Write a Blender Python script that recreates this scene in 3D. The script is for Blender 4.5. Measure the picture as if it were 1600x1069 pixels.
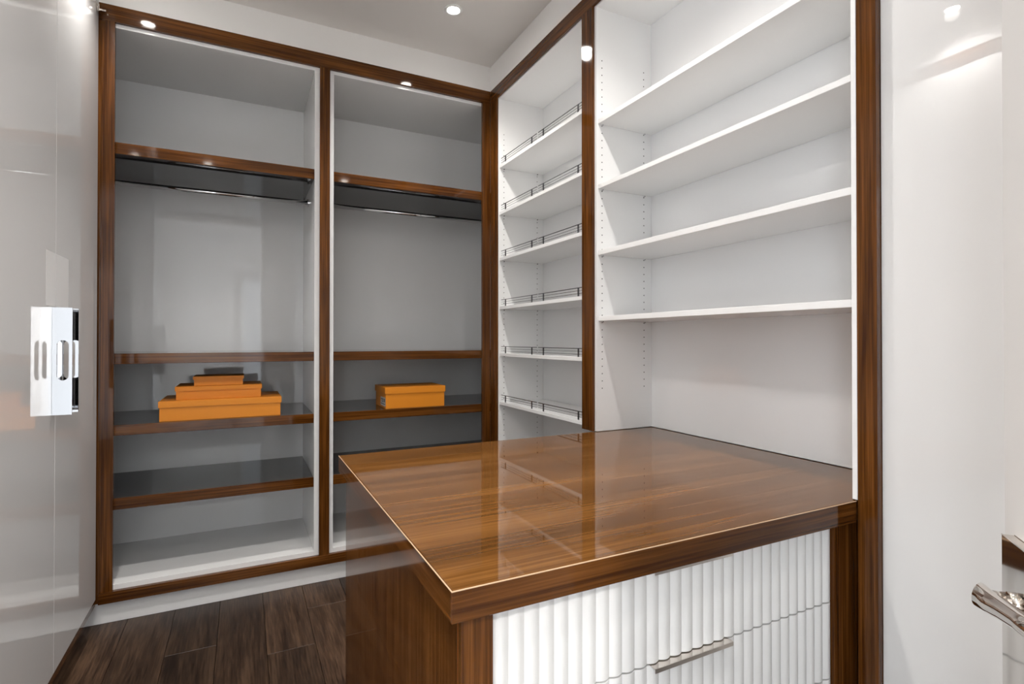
import bpy, bmesh, math, random
from mathutils import Vector, Matrix
random.seed(7)
for o in list(bpy.data.objects):
    bpy.data.objects.remove(o, do_unlink=True)
S = bpy.context.scene
COL = S.collection

# ------------------------------------------------------------------ camera
cam = bpy.data.cameras.new('camera')
camo = bpy.data.objects.new('camera', cam)
COL.objects.link(camo)
camo.location = (0, 0, 1.30)
camo.rotation_euler = (math.radians(90 + 0.3928), 0, math.radians(-26.951))
cam.sensor_fit = 'HORIZONTAL'
cam.sensor_width = 36
cam.lens = 838.84 / 1600 * 36
cam.shift_x = (800 - 805.773) / 1600
cam.shift_y = (525.954 - 534.5) / 1600
cam.clip_start = 0.01
S.camera = camo

# ------------------------------------------------------------------ world / exposure
w = bpy.data.worlds.new('world')
S.world = w
w.use_nodes = True
w.node_tree.nodes['Background'].inputs[0].default_value = (0.55, 0.6, 0.7, 1)
w.node_tree.nodes['Background'].inputs[1].default_value = 0.3
S.view_settings.view_transform = 'Standard'
S.view_settings.look = 'None'
S.view_settings.exposure = 0.9
S.view_settings.gamma = 1
S.view_settings.use_curve_mapping = False

LAMP = 24.0         # watts of every recessed lamp
HALL = 215.0         # watts of the two unseen hallway lamps, added as fill
DAY = 2.0
FILL_WIN = 4.5           # glow of both unseen windows, added to brighten the closet           # glow of the glazed hallway door

# ------------------------------------------------------------------ main planes
D = 3.026           # face of the back frame
R = 1.3627          # face of the right frame
L = -0.588          # face of the gloss doors at the left
CE = 2.99           # ceiling
TOP = 2.8395        # top of the frames
BACKW = 3.68
RIGHTW = 1.735
LEFTW = -1.2
FRONT = -0.22

# ------------------------------------------------------------------ materials
def new_mat(name):
    m = bpy.data.materials.new(name)
    m.use_nodes = True
    nt = m.node_tree
    return m, nt, nt.nodes['Principled BSDF']

def plain(name, col, rough=0.5, metal=0.0, ior=1.5, bump=0.0, bscale=200):
    m, nt, b = new_mat(name)
    b.inputs['Base Color'].default_value = (*col, 1)
    b.inputs['Roughness'].default_value = rough
    b.inputs['Metallic'].default_value = metal
    b.inputs['IOR'].default_value = ior
    if bump:
        tc = nt.nodes.new('ShaderNodeTexCoord')
        n = nt.nodes.new('ShaderNodeTexNoise')
        n.inputs['Scale'].default_value = bscale
        n.inputs['Detail'].default_value = 3
        bp = nt.nodes.new('ShaderNodeBump')
        bp.inputs['Strength'].default_value = bump
        bp.inputs['Distance'].default_value = 0.002
        nt.links.new(tc.outputs['Object'], n.inputs['Vector'])
        nt.links.new(n.outputs['Fac'], bp.inputs['Height'])
        nt.links.new(bp.outputs['Normal'], b.inputs['Normal'])
    return m

def wood(name, axis, cols, rough=0.06, fine=60, long=1.2, wave=9.0, ior=1.38, vary=0.0, bump=0.0, lo=0.38, hi=0.62, nw=0.62):
    """grain runs along the axis (0 x, 1 y, 2 z)"""
    m, nt, b = new_mat(name)
    N, K = nt.nodes, nt.links
    tc = N.new('ShaderNodeTexCoord')
    oi = N.new('ShaderNodeObjectInfo')
    add = N.new('ShaderNodeVectorMath'); add.operation = 'ADD'
    mul = N.new('ShaderNodeVectorMath'); mul.operation = 'SCALE'
    comb = N.new('ShaderNodeCombineXYZ')
    for i in range(3):
        K.new(oi.outputs['Random'], comb.inputs[i])
    K.new(comb.outputs[0], mul.inputs[0]); mul.inputs['Scale'].default_value = 7.3
    K.new(tc.outputs['Object'], add.inputs[0]); K.new(mul.outputs[0], add.inputs[1])
    mp = N.new('ShaderNodeMapping')
    sc = [1, 1, 1]; sc[axis] = long / fine
    mp.inputs['Scale'].default_value = sc
    K.new(add.outputs[0], mp.inputs['Vector'])
    n1 = N.new('ShaderNodeTexNoise')          # fine streaks
    n1.inputs['Scale'].default_value = fine; n1.inputs['Detail'].default_value = 7
    n1.inputs['Roughness'].default_value = 0.62
    K.new(mp.outputs[0], n1.inputs['Vector'])
    n2 = N.new('ShaderNodeTexNoise')          # broad bands, gently wandering
    n2.inputs['Scale'].default_value = wave; n2.inputs['Detail'].default_value = 3
    n2.inputs['Distortion'].default_value = 0.6
    mp2 = N.new('ShaderNodeMapping')
    sc2 = [1, 1, 1]; sc2[axis] = 0.09
    mp2.inputs['Scale'].default_value = sc2
    K.new(add.outputs[0], mp2.inputs['Vector']); K.new(mp2.outputs[0], n2.inputs['Vector'])
    mix = N.new('ShaderNodeMath'); mix.operation = 'MULTIPLY_ADD'
    mix.inputs[1].default_value = nw
    sub = N.new('ShaderNodeMath'); sub.operation = 'MULTIPLY'
    sub.inputs[1].default_value = 1 - nw
    K.new(n2.outputs['Fac'], sub.inputs[0])
    K.new(n1.outputs['Fac'], mix.inputs[0]); K.new(sub.outputs[0], mix.inputs[2])
    cr = N.new('ShaderNodeValToRGB')
    e = cr.color_ramp.elements
    e[0].position = lo; e[0].color = (*cols[0], 1)
    e[1].position = hi; e[1].color = (*cols[2], 1)
    x = cr.color_ramp.elements.new(0.5); x.color = (*cols[1], 1)
    K.new(mix.outputs[0], cr.inputs[0])
    out = cr.outputs[0]
    if vary:
        hs = N.new('ShaderNodeHueSaturation')
        mr = N.new('ShaderNodeMapRange')
        mr.inputs['To Min'].default_value = 1 - vary; mr.inputs['To Max'].default_value = 1 + vary
        K.new(oi.outputs['Random'], mr.inputs['Value'])
        K.new(mr.outputs[0], hs.inputs['Value']); K.new(out, hs.inputs['Color'])
        out = hs.outputs[0]
    K.new(out, b.inputs['Base Color'])
    b.inputs['Roughness'].default_value = rough
    b.inputs['IOR'].default_value = ior
    if bump:
        bp = N.new('ShaderNodeBump'); bp.inputs['Strength'].default_value = bump
        bp.inputs['Distance'].default_value = 0.001
        K.new(n1.outputs['Fac'], bp.inputs['Height']); K.new(bp.outputs[0], b.inputs['Normal'])
    return m

def emit(name, col, strength):
    m = bpy.data.materials.new(name); m.use_nodes = True
    nt = m.node_tree; nt.nodes.clear()
    e = nt.nodes.new('ShaderNodeEmission'); o = nt.nodes.new('ShaderNodeOutputMaterial')
    e.inputs[0].default_value = (*col, 1); e.inputs[1].default_value = strength
    nt.links.new(e.outputs[0], o.inputs[0])
    return m

WAL = [(0.042, 0.0125, 0.0025), (0.094, 0.0315, 0.0055), (0.165, 0.060, 0.0125)]
TOPC = [(0.072, 0.030, 0.0080), (0.135, 0.056, 0.0140), (0.22, 0.096, 0.026)]
M = {}
M['walx'] = wood('walnut_grain_x', 0, WAL, fine=130, long=2.2, wave=22)
M['waly'] = wood('walnut_grain_y', 1, WAL, fine=130, long=2.2, wave=22)
M['walz'] = wood('walnut_grain_z', 2, WAL, fine=130, long=2.2, wave=22)
M['top'] = wood('walnut_counter', 0, TOPC, rough=0.03, fine=120, long=2.0, wave=11, lo=0.34, hi=0.66, nw=0.5)
M['plank'] = wood('dark_oak', 1, [(0.018, 0.009, 0.0055), (0.047, 0.026, 0.0155), (0.098, 0.057, 0.034)],
                  rough=0.40, fine=130, long=7, wave=14, vary=0.38, bump=0.25, lo=0.38, hi=0.64)
M['char'] = plain('charcoal_laminate', (0.024, 0.0235, 0.0245), 0.05, ior=1.42)
M['white'] = plain('white_laminate', (0.86, 0.86, 0.855), 0.15)
M['whitein'] = plain('white_back_laminate', (0.83, 0.832, 0.835), 0.035)
M['gloss'] = plain('white_gloss_lacquer', (0.80, 0.795, 0.79), 0.015, ior=1.6)
M['paint'] = plain('white_wall_paint', (0.84, 0.83, 0.815), 0.7, bump=0.03)
M['ceil'] = plain('ceiling_paint', (0.80, 0.775, 0.75), 0.85, bump=0.03)
M['flute'] = plain('white_satin_lacquer', (0.86, 0.86, 0.855), 0.25)
M['doorp'] = plain('door_paint', (0.68, 0.665, 0.65), 0.45)
M['chrome'] = plain('polished_chrome', (0.66, 0.66, 0.67), 0.05, 1.0)
M['nickel'] = plain('polished_nickel', (0.72, 0.67, 0.62), 0.06, 1.0)
M['steel'] = plain('dark_steel_wire', (0.22, 0.22, 0.23), 0.25, 1.0)
M['hole'] = plain('drilled_hole', (0.03, 0.03, 0.03), 0.8)
M['black'] = plain('black_gap', (0.008, 0.008, 0.008), 0.6)
M['orange'] = plain('orange_card', (0.74, 0.25, 0.010), 0.5, bump=0.08, bscale=500)
M['label'] = plain('paper_label', (0.62, 0.62, 0.60), 0.6)
M['ink'] = plain('grey_print', (0.16, 0.16, 0.17), 0.6)
M['patch'] = plain('patch_white', (0.95, 0.95, 0.95), 0.3)
M['ring'] = plain('lamp_trim', (0.85, 0.85, 0.84), 0.35)
M['lens'] = emit('lamp_lens', (1.0, 0.95, 0.88), 40)
M['fillwin'] = emit('fill_window_glow', (0.88, 0.94, 1.0), FILL_WIN)
M['day'] = emit('daylit_glass', (0.86, 0.93, 1.0), DAY)
M['edge'] = plain('painted_edge_highlight', (0.62, 0.43, 0.27), 0.3)
M['sub'] = plain('floor_joint', (0.012, 0.007, 0.004), 0.8)

# ------------------------------------------------------------------ helpers
def tag(o, label=None, cat=None, group=None, kind=None):
    if label: o['label'] = label
    if cat: o['category'] = cat
    if group: o['group'] = group
    if kind: o['kind'] = kind
    return o

def thing(name, loc, label, cat, group=None, rz=0.0):
    o = bpy.data.objects.new(name, None)
    o.empty_display_size = 0.1
    COL.objects.link(o)
    o.location = loc; o.rotation_euler = (0, 0, rz)
    return tag(o, label, cat, group)

def origin(o):
    v = Vector((0, 0, 0))
    while o is not None:
        v = v + Vector(o.location); o = o.parent
    return v

def link(name, bm, mat, parent=None, smooth=False, local=False):
    """bm is in world coordinates unless local; the part's origin is its parent's origin"""
    if parent is not None and not local:
        bmesh.ops.translate(bm, vec=-origin(parent), verts=bm.verts)
    bmesh.ops.recalc_face_normals(bm, faces=bm.faces)
    me = bpy.data.meshes.new(name)
    bm.to_mesh(me); bm.free()
    if smooth:
        for p in me.polygons: p.use_smooth = True
    me.materials.append(mat)
    o = bpy.data.objects.new(name, me)
    COL.objects.link(o)
    if parent is not None: o.parent = parent
    return o

def add_box(bm, x0, x1, y0, y1, z0, z1, bevel=0.0):
    b2 = bmesh.new()
    bmesh.ops.create_cube(b2, size=1)
    for v in b2.verts:
        v.co = Vector(((x0 + x1) / 2 + v.co.x * (x1 - x0), (y0 + y1) / 2 + v.co.y * (y1 - y0), (z0 + z1) / 2 + v.co.z * (z1 - z0)))
    if bevel:
        bmesh.ops.bevel(b2, geom=list(b2.edges), offset=bevel, segments=1, affect='EDGES', profile=0.5)
    me = bpy.data.meshes.new('tmp'); b2.to_mesh(me); b2.free()
    bm.from_mesh(me); bpy.data.meshes.remove(me)

def box(name, x0, x1, y0, y1, z0, z1, mat, parent=None, bevel=0.0008):
    bm = bmesh.new()
    add_box(bm, x0, x1, y0, y1, z0, z1, bevel)
    return link(name, bm, mat, parent)

def struct(name, x0, x1, y0, y1, z0, z1, mat, bevel=0.0):
    return tag(box(name, x0, x1, y0, y1, z0, z1, mat, None, bevel), kind='structure')

def add_tube(bm, pts, r, seg=10, closed_ends=True, radii=None):
    pts = [Vector(p) for p in pts]
    rings = []
    n = len(pts)
    for i, p in enumerate(pts):
        d = (pts[min(i + 1, n - 1)] - pts[max(i - 1, 0)]).normalized()
        a = d.cross(Vector((0, 0, 1)))
        if a.length < 1e-4: a = d.cross(Vector((1, 0, 0)))
        a.normalize(); b = d.cross(a).normalized()
        rr = radii[i] if radii else r
        rings.append([bm.verts.new(p + rr * (math.cos(2 * math.pi * k / seg) * a + math.sin(2 * math.pi * k / seg) * b)) for k in range(seg)])
    for i in range(n - 1):
        for k in range(seg):
            bm.faces.new((rings[i][k], rings[i][(k + 1) % seg], rings[i + 1][(k + 1) % seg], rings[i + 1][k]))
    if closed_ends:
        bm.faces.new(rings[0][::-1]); bm.faces.new(rings[-1])

def copy_tree(o, parent=None):
    c = o.copy(); COL.objects.link(c)
    if parent is not None: c.parent = parent
    for ch in list(o.children): copy_tree(ch, c)
    return c

# ================================================================== ROOM SHELL
X0, X1, Y0 = LEFTW, RIGHTW, FRONT
floor = struct('floor', -2.3, X1 + .4, -2.8, BACKW + .1, -0.10, -0.008, M['sub'])
# planks run into the room, 19 cm wide, each its own board
edges = [-0.662 + 0.189 * k for k in range(13)]
butts = {1: 2.30, 2: 2.6265, 3: 1.9, 4: 2.45, 5: 2.783, 6: 2.1}
for k in range(12):
    a, b = edges[k] + .0008, edges[k + 1] - .0008
    s = butts.get(k, 1.5 + 0.37 * ((k * 5) % 4))
    cuts = [FRONT - .02]
    y = s
    lo = []
    while y > FRONT + .05:
        lo.append(y); y -= 1.22
    cuts += sorted(lo) + [D + .034]
    for y0, y1 in zip(cuts[:-1], cuts[1:]):
        box('plank', a, b, y0 + .0008, y1 - .0008, -0.008, 0.0, M['plank'], floor, bevel=0.0012)

struct('ceiling', -2.3, X1 + .4, -2.8, BACKW + .1, CE, CE + .1, M['ceil'])
struct('wall_back', X0, X1 + .1, BACKW, BACKW + .1, 0, CE, M['paint'])
struct('wall_right', X1, X1 + .1, FRONT - .1, BACKW, 0, CE, M['paint'])
# left wall: built-out lacquered wall towards the camera, the tall cabinet stands beyond it
struct('wall_left', X0 - .1, L, FRONT - .1, 1.818, 0, CE, M['gloss'])
struct('trim_5', L - .01, L + .003, FRONT + .001, 1.818, 2.74, 2.81, M['waly'])
struct('trim_1', X0, X1, D + .0005, BACKW, TOP, CE, M['paint'])                 # soffit over the back wardrobes
struct('trim_2', R + .0005, X1, FRONT, D, TOP, CE, M['paint'])                  # soffit over the right units
struct('trim_3', X0, L - .0005, 1.819, D, 2.815, CE, M['paint'])                # soffit over the left cabinet
struct('baseboard_back', L - .066, 1.40, D + .035, D + .05, 0, 0.101, M['white'])
# front wall with the doorway the camera stands in
DX1, DH = 0.225, 2.75
struct('wall_front', DX1, X1, FRONT - .1, FRONT, 0, CE, M['paint'])
bm = bmesh.new(); add_box(bm, L - .1, DX1, FRONT - .1, FRONT, DH, CE)
tag(link('wall_front', bm, M['paint']), kind='structure')
bm = bmesh.new()
add_box(bm, DX1 - .02, DX1, FRONT - .11, FRONT + .012, 0, DH); add_box(bm, L, DX1, FRONT - .11, FRONT + .012, DH - .02, DH)
add_box(bm, DX1, DX1 + .07, FRONT, FRONT + .014, 0, DH + .07); add_box(bm, L, DX1, FRONT, FRONT + .014, DH, DH + .07)
tag(link('trim_4', bm, M['doorp']), kind='structure')
# room behind the camera, seen only in the reflections
HX = -2.1
struct('wall_hall_left', HX - .1, HX, -2.8, FRONT - .1, 0, CE, M['paint'])
struct('wall_hall_front', HX, L, FRONT - .1, FRONT - .02, 0, CE, M['paint'])
struct('wall_hall_right', 1.4, 1.5, -2.8, FRONT - .1, 0, CE, M['paint'])
struct('wall_hall_end', HX - .1, 1.5, -2.8, -2.7, 0, CE, M['paint'])
bm = bmesh.new()
for a in ((-2.55, -2.45), (-.55, -.45), (-1.54, -1.46)): add_box(bm, HX, HX + .05, a[0], a[1], .25, 2.6)
add_box(bm, HX, HX + .05, -2.55, -.45, .15, .25); add_box(bm, HX, HX + .05, -2.55, -.45, 2.6, 2.7)
w1 = tag(link('fill_window_1', bm, M['doorp']), kind='structure')  # unseen window added on the hall's left, glowing as fill
for a, b in ((-2.45, -1.54), (-1.46, -.55)):
    box('fill_pane', HX + .005, HX + .015, a, b, .25, 2.6, M['fillwin'], w1, 0)
bm = bmesh.new()
for a in ((-2.55, -2.45), (-.55, -.45), (-1.54, -1.46)): add_box(bm, 1.35, 1.4, a[0], a[1], .25, 2.6)
add_box(bm, 1.35, 1.4, -2.55, -.45, .15, .25); add_box(bm, 1.35, 1.4, -2.55, -.45, 2.6, 2.7)
w2 = tag(link('fill_window_2', bm, M['doorp']), kind='structure')  # second added window, its glow fills the left doors and back bays
for a, b in ((-2.45, -1.54), (-1.46, -.55)):
    box('fill_pane', 1.385, 1.395, a, b, .25, 2.6, M['fillwin'], w2, 0)
bm = bmesh.new()
add_box(bm, -.12, .82, -2.70, -2.675, 0, 2.42); 
d2 = tag(link('door_2', bm, M['doorp']), kind='structure')
bm = bmesh.new()
add_box(bm, -.04, .02, -2.675, -2.645, 0.01, 2.34); add_box(bm, .68, .74, -2.675, -2.645, 0.01, 2.34)
add_box(bm, .02, .68, -2.675, -2.645, 2.27, 2.34); add_box(bm, .02, .68, -2.675, -2.645, 0.01, .25)
link('door_leaf', bm, M['white'], d2)
p = box('door_pane', .02, .68, -2.668, -2.660, .25, 2.27, M['day'], d2, 0)
p['label'] = 'daylit glazed pane'

# ================================================================== RECESSED LAMPS
def downlight(x, y, label, watts=LAMP, col=(1.0, .965, .925)):
    t = thing('downlight', (x, y, CE), label, 'downlight', 'recessed ceiling downlights')
    bm = bmesh.new()
    seg = 32
    prof = [(0.031, -.0035), (0.034, -.006), (0.046, -.005), (0.048, 0.0), (0.031, 0.0)]
    rings = [[bm.verts.new((r * math.cos(2 * math.pi * k / seg), r * math.sin(2 * math.pi * k / seg), z)) for k in range(seg)] for r, z in prof]
    for i in range(len(prof)):
        for k in range(seg):
            bm.faces.new((rings[i][k], rings[i][(k + 1) % seg], rings[(i + 1) % len(prof)][(k + 1) % seg], rings[(i + 1) % len(prof)][k]))
    link('trim_ring', bm, M['ring'], t, True, True)
    bm = bmesh.new()
    bmesh.ops.create_cone(bm, cap_ends=True, segments=24, radius1=.030, radius2=.030, depth=.002)
    bmesh.ops.translate(bm, vec=(0, 0, -.002), verts=bm.verts)
    link('lens', bm, M['lens'], t, False, True)
    ld = bpy.data.lights.new('lamp', 'SPOT')
    ld.energy = watts; ld.color = col; ld.shadow_soft_size = .03
    ld.spot_size = math.radians(132); ld.spot_blend = 1.0
    lo = bpy.data.objects.new('lamp', ld); COL.objects.link(lo)
    lo.parent = t; lo.location = (0, 0, -.035)
    return t
downlight(.955, 2.58, 'glowing round downlight in the ceiling near the back right corner', 36)
downlight(-.455, 2.62, 'round downlight above the back left corner, mirrored in the walnut top rail', 17)
downlight(-.455, 1.42, 'round downlight above the gloss doors with chrome pulls, halfway along the left', 42)
downlight(.955, 1.40, 'round downlight above the walnut counter, nearer the camera than the corner lamp', 34)
downlight(.955, .22, 'round downlight in the near right of the ceiling, above the open door', 5)
downlight(-.30, .22, 'round downlight in the near left of the ceiling, by the doorway', 38)
downlight(-.3, -1.4, 'unseen fill downlight added in the hallway ceiling, left of the two', HALL)
downlight(.7, -1.4, 'unseen fill downlight added in the hallway ceiling, right of the two', HALL)

# ================================================================== BACK WARDROBES
fr = thing('face_frame', (.35, D, 0), 'glossy walnut face frame around the two back wardrobe bays', 'frame')
box('top_rail', L, R, D, D + .02, 2.765, TOP, M['walx'], fr)
box('bottom_rail', L + .008, R, D - .004, D + .02, .1018, .1525, M['walx'], fr, .0015)
box('stile', -.5755, -.527, D, D + .02, .1525, 2.765, M['walz'], fr)
box('filler', -.606, -.5760, D + .012, D + .02, .1018, 2.80, M['walz'], fr)
box('stile', .3645, .4165, D, D + .02, .1525, 2.765, M['walz'], fr)
box('stile', 1.3105, R, D, D + .02, .1525, 2.765, M['walz'], fr)

YF = D + .0205
def bay(x0, x1, xin0, xin1, label, grp):
    t = thing('wardrobe', ((x0 + x1) / 2, YF, .1018), label, 'wardrobe', grp)
    yb = 3.645
    box('side_panel', x0, xin0, YF, yb, .1018, 2.79, M['white'], t)
    box('side_panel', xin1, x1, YF, yb, .1018, 2.79, M['white'], t)
    box('top_panel', xin0, xin1, YF, yb, 2.747, 2.79, M['white'], t)
    box('bottom_panel', xin0, xin1, YF, yb, .1018, .176, M['white'], t)
    box('back_panel', x0, x1, yb, yb + .018, .1018, 2.79, M['whitein'], t)
    for nm, z0, z1, dep in (('top', 2.167, 2.220, yb - .001), ('mid', 1.189, 1.238, 3.40), ('low', .857, .906, yb - .001), ('bot', .515, .567, yb - .001)):
        s = box('shelf', xin0 + .001, xin1 - .001, YF + .025, yb - .001, z0, z1, M['char'], t)
        s['label'] = 'charcoal shelf board with walnut front edge'
        box('front_edge', xin0 + .001, xin1 - .001, YF + .009, YF + .025, z0, z1, M['walx'], s, .0012)
    # chrome hanging rod on two sockets
    bm = bmesh.new(); add_tube(bm, [(xin0 + .004, 3.335, 2.100), (xin1 - .004, 3.335, 2.100)], .0125, 20)
    r = link('hanging_rod', bm, M['chrome'], t, True)
    for xa in (xin0, xin1 - .008):
        bm = bmesh.new(); add_tube(bm, [(xa + .0005, 3.335, 2.1), (xa + .0075, 3.335, 2.1)], .022, 20)
        link('rod_socket', bm, M['chrome'], r, False, False)
    return t
bay(-.72, .3895, -.68, .341, 'tall open white wardrobe at back left, holding three stacked orange boxes', 'back wardrobes')
bay(.3905, 1.66, .4385, 1.60, 'tall open white wardrobe at back right, holding one orange box', 'back wardrobes')

# ------------------------------------------------------------------ orange boxes
def carton(x0, x1, y0, y1, z0, z1, lid, label, lab=False):
    t = thing('box', ((x0 + x1) / 2, (y0 + y1) / 2, z0), label, 'box', 'orange cardboard boxes')
    e = .0045
    box('base', x0 + e, x1 - e, y0 + e, y1 - e, z0, z1 - .004, M['orange'], t, .001)
    bm = bmesh.new()                     # lid: open tray turned over the base
    add_box(bm, x0, x1, y0, y1, z1 - .003, z1, .0008)
    add_box(bm, x0, x1, y0, y0 + .003, z1 - lid, z1 - .0025)
    add_box(bm, x0, x1, y1 - .003, y1, z1 - lid, z1 - .0025)
    add_box(bm, x0, x0 + .003, y0 + .003, y1 - .003, z1 - lid, z1 - .0025)
    add_box(bm, x1 - .003, x1, y0 + .003, y1 - .003, z1 - lid, z1 - .0025)
    link('lid', bm, M['orange'], t)
    if lab:
        s = box('label', x0 + e - .0008, x0 + e + .0002, y0 + .012, y0 + .13, z0 + .012, z0 + .062, M['label'], t, 0)
        s['label'] = 'small white paper sticker with grey print'
        for a, b, c, d in ((.02, .05, .035, .055), (.06, .12, .046, .053), (.06, .10, .034, .041), (.02, .12, .020, .026)):
            box('print', x0 + e - .0012, x0 + e - .0007, y0 + a, y0 + b, z0 + c, z0 + d, M['ink'], s, 0)
    return t
carton(-.362, .183, 3.082, 3.43, .906, 1.003, .030, 'widest orange lidded box, bottom of the stack of three')
carton(-.298, .091, 3.125, 3.39, 1.003, 1.069, .022, 'middle-sized orange lidded box, second of the stack of three')
carton(-.223, .006, 3.150, 3.33, 1.069, 1.116, .016, 'smallest orange lidded box, on top of the stack')
carton(.728, 1.090, 3.080, 3.345, .906, 1.027, .036, 'single orange lidded box with a white end sticker, alone on its shelf', True)

# ================================================================== RIGHT FRAME AND SHELVES
fr2 = thing('face_frame', (R, 1.9, 0), 'glossy walnut face frame around the open white shelves on the right wall', 'frame')
RB = R + .012
box('top_rail', R, RB, .7588, D, 2.766, TOP, M['waly'], fr2)
box('post', R, RB, 2.9375, D, .1018, 2.766, M['walz'], fr2)
box('post', R, RB, 1.9385, 2.0225, .902, 2.766, M['walz'], fr2)
box('post', R, RB + .012, .7588, .8065, 0, 2.766, M['walz'], fr2)

def pin_holes(t, xs, ys, sign, zlo, zhi, step):
    bm = bmesh.new()
    for x in xs:
        z = zlo
        while z <= zhi:
            for y, sg in zip(ys, sign):
                vs = [bm.verts.new((x + .0028 * math.cos(a * math.pi / 3), y, z + .0028 * math.sin(a * math.pi / 3))) for a in range(6)]
                v2 = [bm.verts.new((v.co.x, y + sg * .0004, v.co.z)) for v in vs]
                bm.faces.new(v2)
                for k in range(6): bm.faces.new((vs[k], vs[(k + 1) % 6], v2[(k + 1) % 6], v2[k]))
            z += step
    o = link('pin_holes', bm, M['hole'], t)
    o['kind'] = 'stuff'
    return o

XB = 1.684
# narrow shoe shelves
sh = thing('shoe_shelf_unit', (R, 2.47, .1018), 'narrow white shelf unit with six railed shelves, beside the back corner', 'shelf unit')
ya, yb = 1.985, 2.931
box('side_panel', RB + .0005, XB, yb, yb + .019, .1018, 2.80, M['white'], sh)
box('side_panel', RB + .0005, XB, ya - .019, ya, .1018, 2.80, M['white'], sh)
box('top_panel', RB + .0005, XB, ya, yb, 2.760, 2.80, M['white'], sh)
box('bottom_panel', RB + .0005, XB, ya, yb, .1018, .16, M['white'], sh)
box('back_panel', XB, XB + .018, ya - .019, yb + .019, .1018, 2.80, M['whitein'], sh)
pin_holes(sh, (1.410, 1.641), (ya, yb), (1, -1), .50, 2.56, .032)
def gallery(shelf, y0, y1, p0, p1, zt):
    bm = bmesh.new()
    for h, r in ((.0135, .0011), (.0265, .0011)):
        add_tube(bm, [(1.388, y0, zt + h), (1.388, y1, zt + h)], r, 6)
    add_box(bm, 1.3865, 1.3895, y0, y1, zt + .038, zt + .0415)
    for p in (p0, p1):
        add_box(bm, 1.3855, 1.3905, p - .0035, p + .0035, zt, zt + .0395)
    return link('gallery_rail', bm, M['steel'], shelf)
for zt in (2.357, 2.074, 1.797, 1.503, 1.222, .931):
    s = box('shelf', 1.380, XB - .001, ya + .001, yb - .001, zt - .018, zt, M['white'], sh)
    gallery(s, 2.922, 2.483, 2.863, 2.538, zt)
    gallery(s, 2.466, 2.03, 2.413, 2.088, zt)
    for x in (1.410, 1.641):
        bm = bmesh.new()
        add_tube(bm, [(x, yb - .0005, zt - .0212), (x, yb - .008, zt - .0212)], .003, 8)
        link('shelf_pin', bm, M['steel'], s)

# wide open shelves above the counter
ws = thing('shelving_unit', (R, 1.37, .1018), 'wide open white shelf unit with four shelves above the walnut counter', 'shelf unit')
yc, yd = .8205, 1.9265
box('side_panel', RB + .0005, XB, yd, yd + .019, .902, 2.80, M['white'], ws)
box('side_panel', RB + .0125, XB, yc - .019, yc, .902, 2.80, M['white'], ws)
box('edge_strip', R + .002, RB + .012, .8075, yc, .902, 2.766, M['white'], ws)
box('top_panel', RB + .0005, XB, yc, yd, 2.760, 2.80, M['white'], ws)
box('back_panel', XB, XB + .018, yc - .019, yd + .019, .902, 2.80, M['whitein'], ws)
pin_holes(ws, (1.405, 1.639), (yc, yd), (1, -1), 1.0895, 2.54, .032)
for zb, zt in ((2.247, 2.267), (1.962, 1.980), (1.672, 1.692), (1.384, 1.404)):
    s = box('shelf', 1.383, XB - .001, yc + .001, yd - .001, zb, zt, M['white'], ws, .001)
    for x in (1.405, 1.639):
        for yy, sg in ((yd, -1), (yc, 1)):
            bm = bmesh.new()
            add_tube(bm, [(x, yy + sg * .0005, zb - .0034), (x, yy + sg * .009, zb - .0034)], .0032, 8)
            link('shelf_pin', bm, M['chrome'], s)

# tall gloss cabinet beside the walnut post
tc = thing('tall_cabinet', (1.381, .3, 0), 'tall plain white gloss cabinet front between walnut post and open door', 'cabinet')
box('body', 1.4005, X1 - .002, -.21, .7583, .0, 2.83, M['white'], tc)
box('door', 1.381, 1.400, -.21, .7583, .0, 2.83, M['gloss'], tc, .0012)

# ================================================================== ISLAND COUNTER
ct = thing('countertop', (1.0, 1.37, .848), 'thick glossy walnut countertop running into the white shelves', 'countertop')
bm = bmesh.new()
ZC = .9002
px = [(.3005, .8115), (1.3615, .8115), (1.3615, .8215), (1.6835, .8215), (1.6835, 1.9255), (1.3615, 1.9255), (1.3615, 1.9375), (.3005, 1.9375)]
lo = [bm.verts.new((x, y, .8475)) for x, y in px]; hi = [bm.verts.new((x, y, ZC)) for x, y in px]
bm.faces.new(lo[::-1]); bm.faces.new(hi)
n = len(px)
for i in range(n): bm.faces.new((lo[i], lo[(i + 1) % n], hi[(i + 1) % n], hi[i]))
bmesh.ops.bevel(bm, geom=[e for e in bm.edges], offset=.0012, segments=1, affect='EDGES', profile=.5)
link('slab', bm, M['top'], ct)
box('edge_band', .297, 1.3615, .808, .8113, .8475, ZC, M['walx'], ct, .0011)
box('edge_band', .297, .3003, .8114, 1.9375, .8475, ZC, M['waly'], ct, .0011)

e = box('edge_highlight', .2964, 1.3613, .8074, .8096, ZC - .0014, ZC + .0004, M['edge'], ct, .0003)  # pale strips paint the counter's edge highlight as colour
e['label'] = 'thin pale painted highlight along the arris'
e = box('edge_highlight', .2964, .2984, .8097, 1.9375, ZC - .0014, ZC + .0004, M['edge'], ct, .0003)
e['label'] = 'thin pale painted highlight along the arris'
isl = thing('drawer_island', (.85, 1.37, 0), 'walnut-sided island of white fluted drawers under the counter', 'cabinet')
YD = .842
box('side_panel', .320, .340, YD + .0005, 1.925, 0, .847, M['walz'], isl)
box('stile', .320, .3775, .826, YD, 0, .847, M['walz'], isl)
box('stile', 1.301, 1.44, .826, YD, 0, .847, M['walz'], isl)
box('back_panel', .341, R - .002, 1.905, 1.925, 0, .847, M['walz'], isl)
box('body', .342, 1.355, YD + .022, 1.90, .06, .846, M['white'], isl)
box('plinth', .342, 1.355, YD + .05, YD + .06, 0, .06, M['black'], isl)
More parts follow.
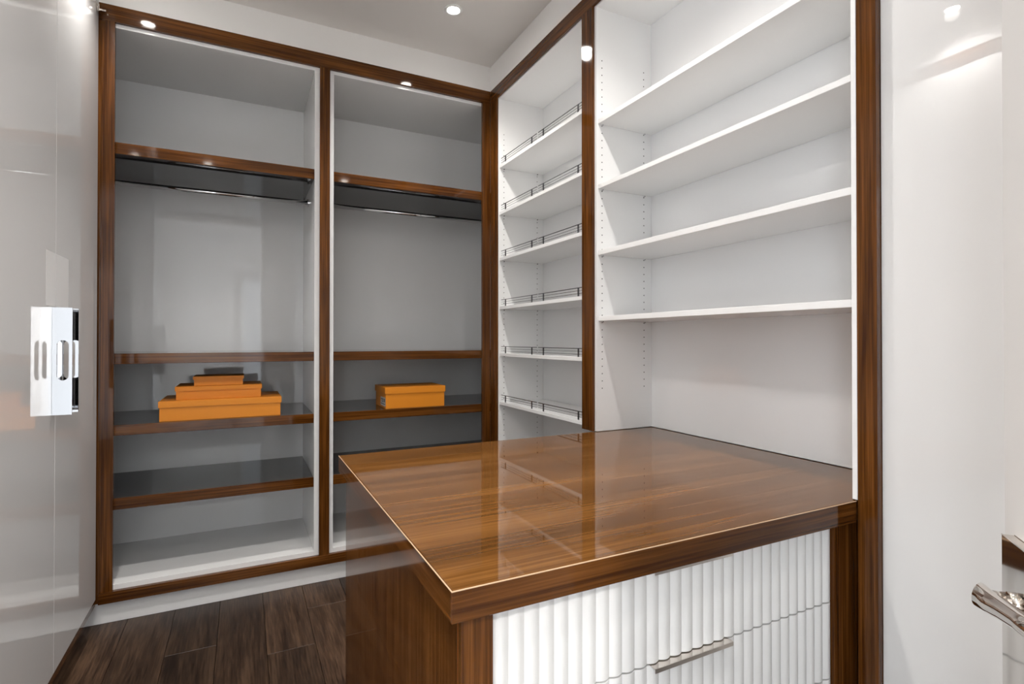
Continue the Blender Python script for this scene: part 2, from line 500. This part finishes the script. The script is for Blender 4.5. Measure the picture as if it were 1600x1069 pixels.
# fluted fronts: convex ribs standing side by side
def flute_front(z0, z1):
    bm = bmesh.new()
    xa, xb, nr, sub = .3805, 1.2985, 30, 8
    wr = (xb - xa) / nr
    prof = []
    for k in range(nr):
        for j in range(sub):
            u = j / sub
            prof.append((xa + (k + u) * wr, YD - .006 - .0052 * math.sin(math.pi * u)))
    prof.append((xb, YD - .006))
    f = [[bm.verts.new((x, y, z)) for x, y in prof] for z in (z0, z1)]
    bk = [[bm.verts.new((x, YD + .012, z)) for x, y in prof] for z in (z0, z1)]
    m = len(prof)
    for i in range(m - 1):
        bm.faces.new((f[0][i], f[0][i + 1], f[1][i + 1], f[1][i]))
        bm.faces.new((bk[0][i + 1], bk[0][i], bk[1][i], bk[1][i + 1]))
        bm.faces.new((f[1][i], f[1][i + 1], bk[1][i + 1], bk[1][i]))
        bm.faces.new((f[0][i + 1], f[0][i], bk[0][i], bk[0][i + 1]))
    for e in (0, m - 1):
        bm.faces.new((f[0][e], f[1][e], bk[1][e], bk[0][e]))
    return bm
for z0, z1 in ((.657, .8455), (.470, .6535), (.283, .4665), (.075, .2795)):
    d = link('drawer', flute_front(z0, z1), M['flute'], isl)
    # lip pull hooked over the drawer's top edge
    bm = bmesh.new()
    add_box(bm, .722, .938, YD - .024, YD + .010, z1 + .0004, z1 + .0016)
    add_box(bm, .722, .938, YD - .0255, YD - .0238, z1 - .007, z1 + .0016)
    h = link('handle', bm, M['nickel'], d)
    h['label'] = 'polished metal lip pull'

# ================================================================== LEFT GLOSS CABINET
lc = thing('tall_cabinet', (L, 2.42, 0), 'tall white gloss cabinet with two chrome pulls on the left wall', 'cabinet')
box('body', X0 + .01, L - .0195, 1.819, D - .004, .1, 2.81, M['white'], lc)
box('plinth', L - .08, L - .07, 1.819, D - .004, 0, .1, M['black'], lc)
box('bottom_rail', L - .019, L - .001, 1.819, D - .006, .1018, .128, M['walx'], lc)
def pull(door, y, flip):
    # upright chrome plate with an oval finger slot, square to the door
    bm = bmesh.new()
    x0, x1, z0, z1 = L + .0004, L + .056, 1.040, 1.414
    outer = [(x0, z0), (x1, z0), (x1, z1), (x0, z1)]
    cx, r, s0, s1 = L + .030, .0165, 1.160, 1.300
    inner = [(cx + r * math.cos(a), s1 - r + r * math.sin(a)) for a in [math.pi * k / 10 for k in range(11)]]
    inner += [(cx + r * math.cos(a), s0 + r + r * math.sin(a)) for a in [math.pi + math.pi * k / 10 for k in range(11)]]
    es = []
    for ring in (outer, inner):
        vs = [bm.verts.new((a, y - .002, b)) for a, b in ring]
        es += [bm.edges.new((vs[i], vs[(i + 1) % len(vs)])) for i in range(len(vs))]
    bmesh.ops.triangle_fill(bm, use_beauty=True, use_dissolve=False, edges=es)
    res = bmesh.ops.extrude_face_region(bm, geom=list(bm.faces))
    bmesh.ops.translate(bm, vec=(0, .004, 0), verts=[v for v in res['geom'] if isinstance(v, bmesh.types.BMVert)])
    add_box(bm, L + .0002, L + .0025, min(y, y + flip * .028), max(y, y + flip * .028), z0, z1)
    h = link('handle', bm, M['chrome'], door)
    h['label'] = 'upright chrome plate pull with oval finger slot'
for y0, y1, yp, fl in ((1.820, 2.4188, 2.382, 1), (2.4212, D - .004, 2.462, -1)):
    d = box('door', L - .019, L, y0, y1, .129, 2.808, M['gloss'], lc, .0012)
    pull(d, yp, fl)
    a, b = (2.315, 2.4185) if fl == 1 else (2.4215, 2.575)
    f = box('pale_patch', L + .0001, L + .0004, a, b, 1.418, 1.605, M['patch'], d, 0)  # thin pale rectangle on the door face above the pull
    f['label'] = 'pale film above the pull'
# pivot hinge in the top corner
bm = bmesh.new()
add_box(bm, L + .001, L + .012, D - .05, D - .012, 2.775, 2.806, .001); add_box(bm, L + .001, L + .030, D - .020, D - .005, 2.792, 2.800, .001)
link('hinge', bm, M['nickel'], lc)

# ================================================================== ENTRY DOOR WITH LEVER
dv = Vector((.777, .629, 0)).normalized(); nv = Vector((-dv.y, dv.x, 0))
E0 = Vector((.842, .319, 0))
def slab(bm, s0, s1, t0, t1, z0, z1, bevel=0.0):
    """box along the open door: s from the free edge back to the hinge, t out of its face"""
    b2 = bmesh.new(); add_box(b2, 0, 1, 0, 1, 0, 1)
    for v in b2.verts:
        s = s0 + v.co.x * (s1 - s0); t = t0 + v.co.y * (t1 - t0); z = z0 + v.co.z * (z1 - z0)
        v.co = E0 - dv * s + nv * t + Vector((0, 0, z))
    if bevel: bmesh.ops.bevel(b2, geom=list(b2.edges), offset=bevel, segments=1, affect='EDGES', profile=.5)
    me = bpy.data.meshes.new('t'); b2.to_mesh(me); b2.free(); bm.from_mesh(me); bpy.data.meshes.remove(me)
bm = bmesh.new(); slab(bm, 0, .77, -.042, 0, .006, 2.29, .0015)
d1 = tag(link('door_1', bm, M['doorp']), kind='structure')
bm = bmesh.new(); slab(bm, .0266, .122, .0002, .012, .80, 1.067, .0008)
pl = link('lock_plate', bm, M['nickel'], d1)
def dp(s, t, z): return E0 - dv * s + nv * t + Vector((0, 0, z))
ZL = 1.006
SN = .078
bm = bmesh.new()
add_tube(bm, [dp(SN, .0115, ZL), dp(SN, .0235, ZL)], .0112, 24)
add_tube(bm, [dp(SN, .0238, ZL), dp(SN, .040, ZL)], .0103, 24)
link('lever_neck', bm, M['nickel'], pl, True)
# lever: round bar with a flat mitred end, sweeping back towards the hinge
bm = bmesh.new()
pts = [dp(.064, .047, ZL), dp(.078, .0455, ZL + .0005), dp(.10, .043, ZL + .003), dp(.13, .042, ZL + .0085), dp(.17, .043, ZL + .016), dp(.26, .046, ZL + .032)]
add_tube(bm, pts, .0105, 24, radii=[.0130, .0128, .0118, .0108, .0100, .0092])
bmesh.ops.bisect_plane(bm, geom=list(bm.verts) + list(bm.edges) + list(bm.faces), plane_co=dp(.068, .047, ZL), plane_no=(dv * .75 + nv).normalized(), clear_outer=True)
ed = [e for e in bm.edges if e.is_boundary]
bmesh.ops.holes_fill(bm, edges=ed)
o = link('lever', bm, M['nickel'], pl)
for p_ in o.data.polygons: p_.use_smooth = len(p_.vertices) == 4
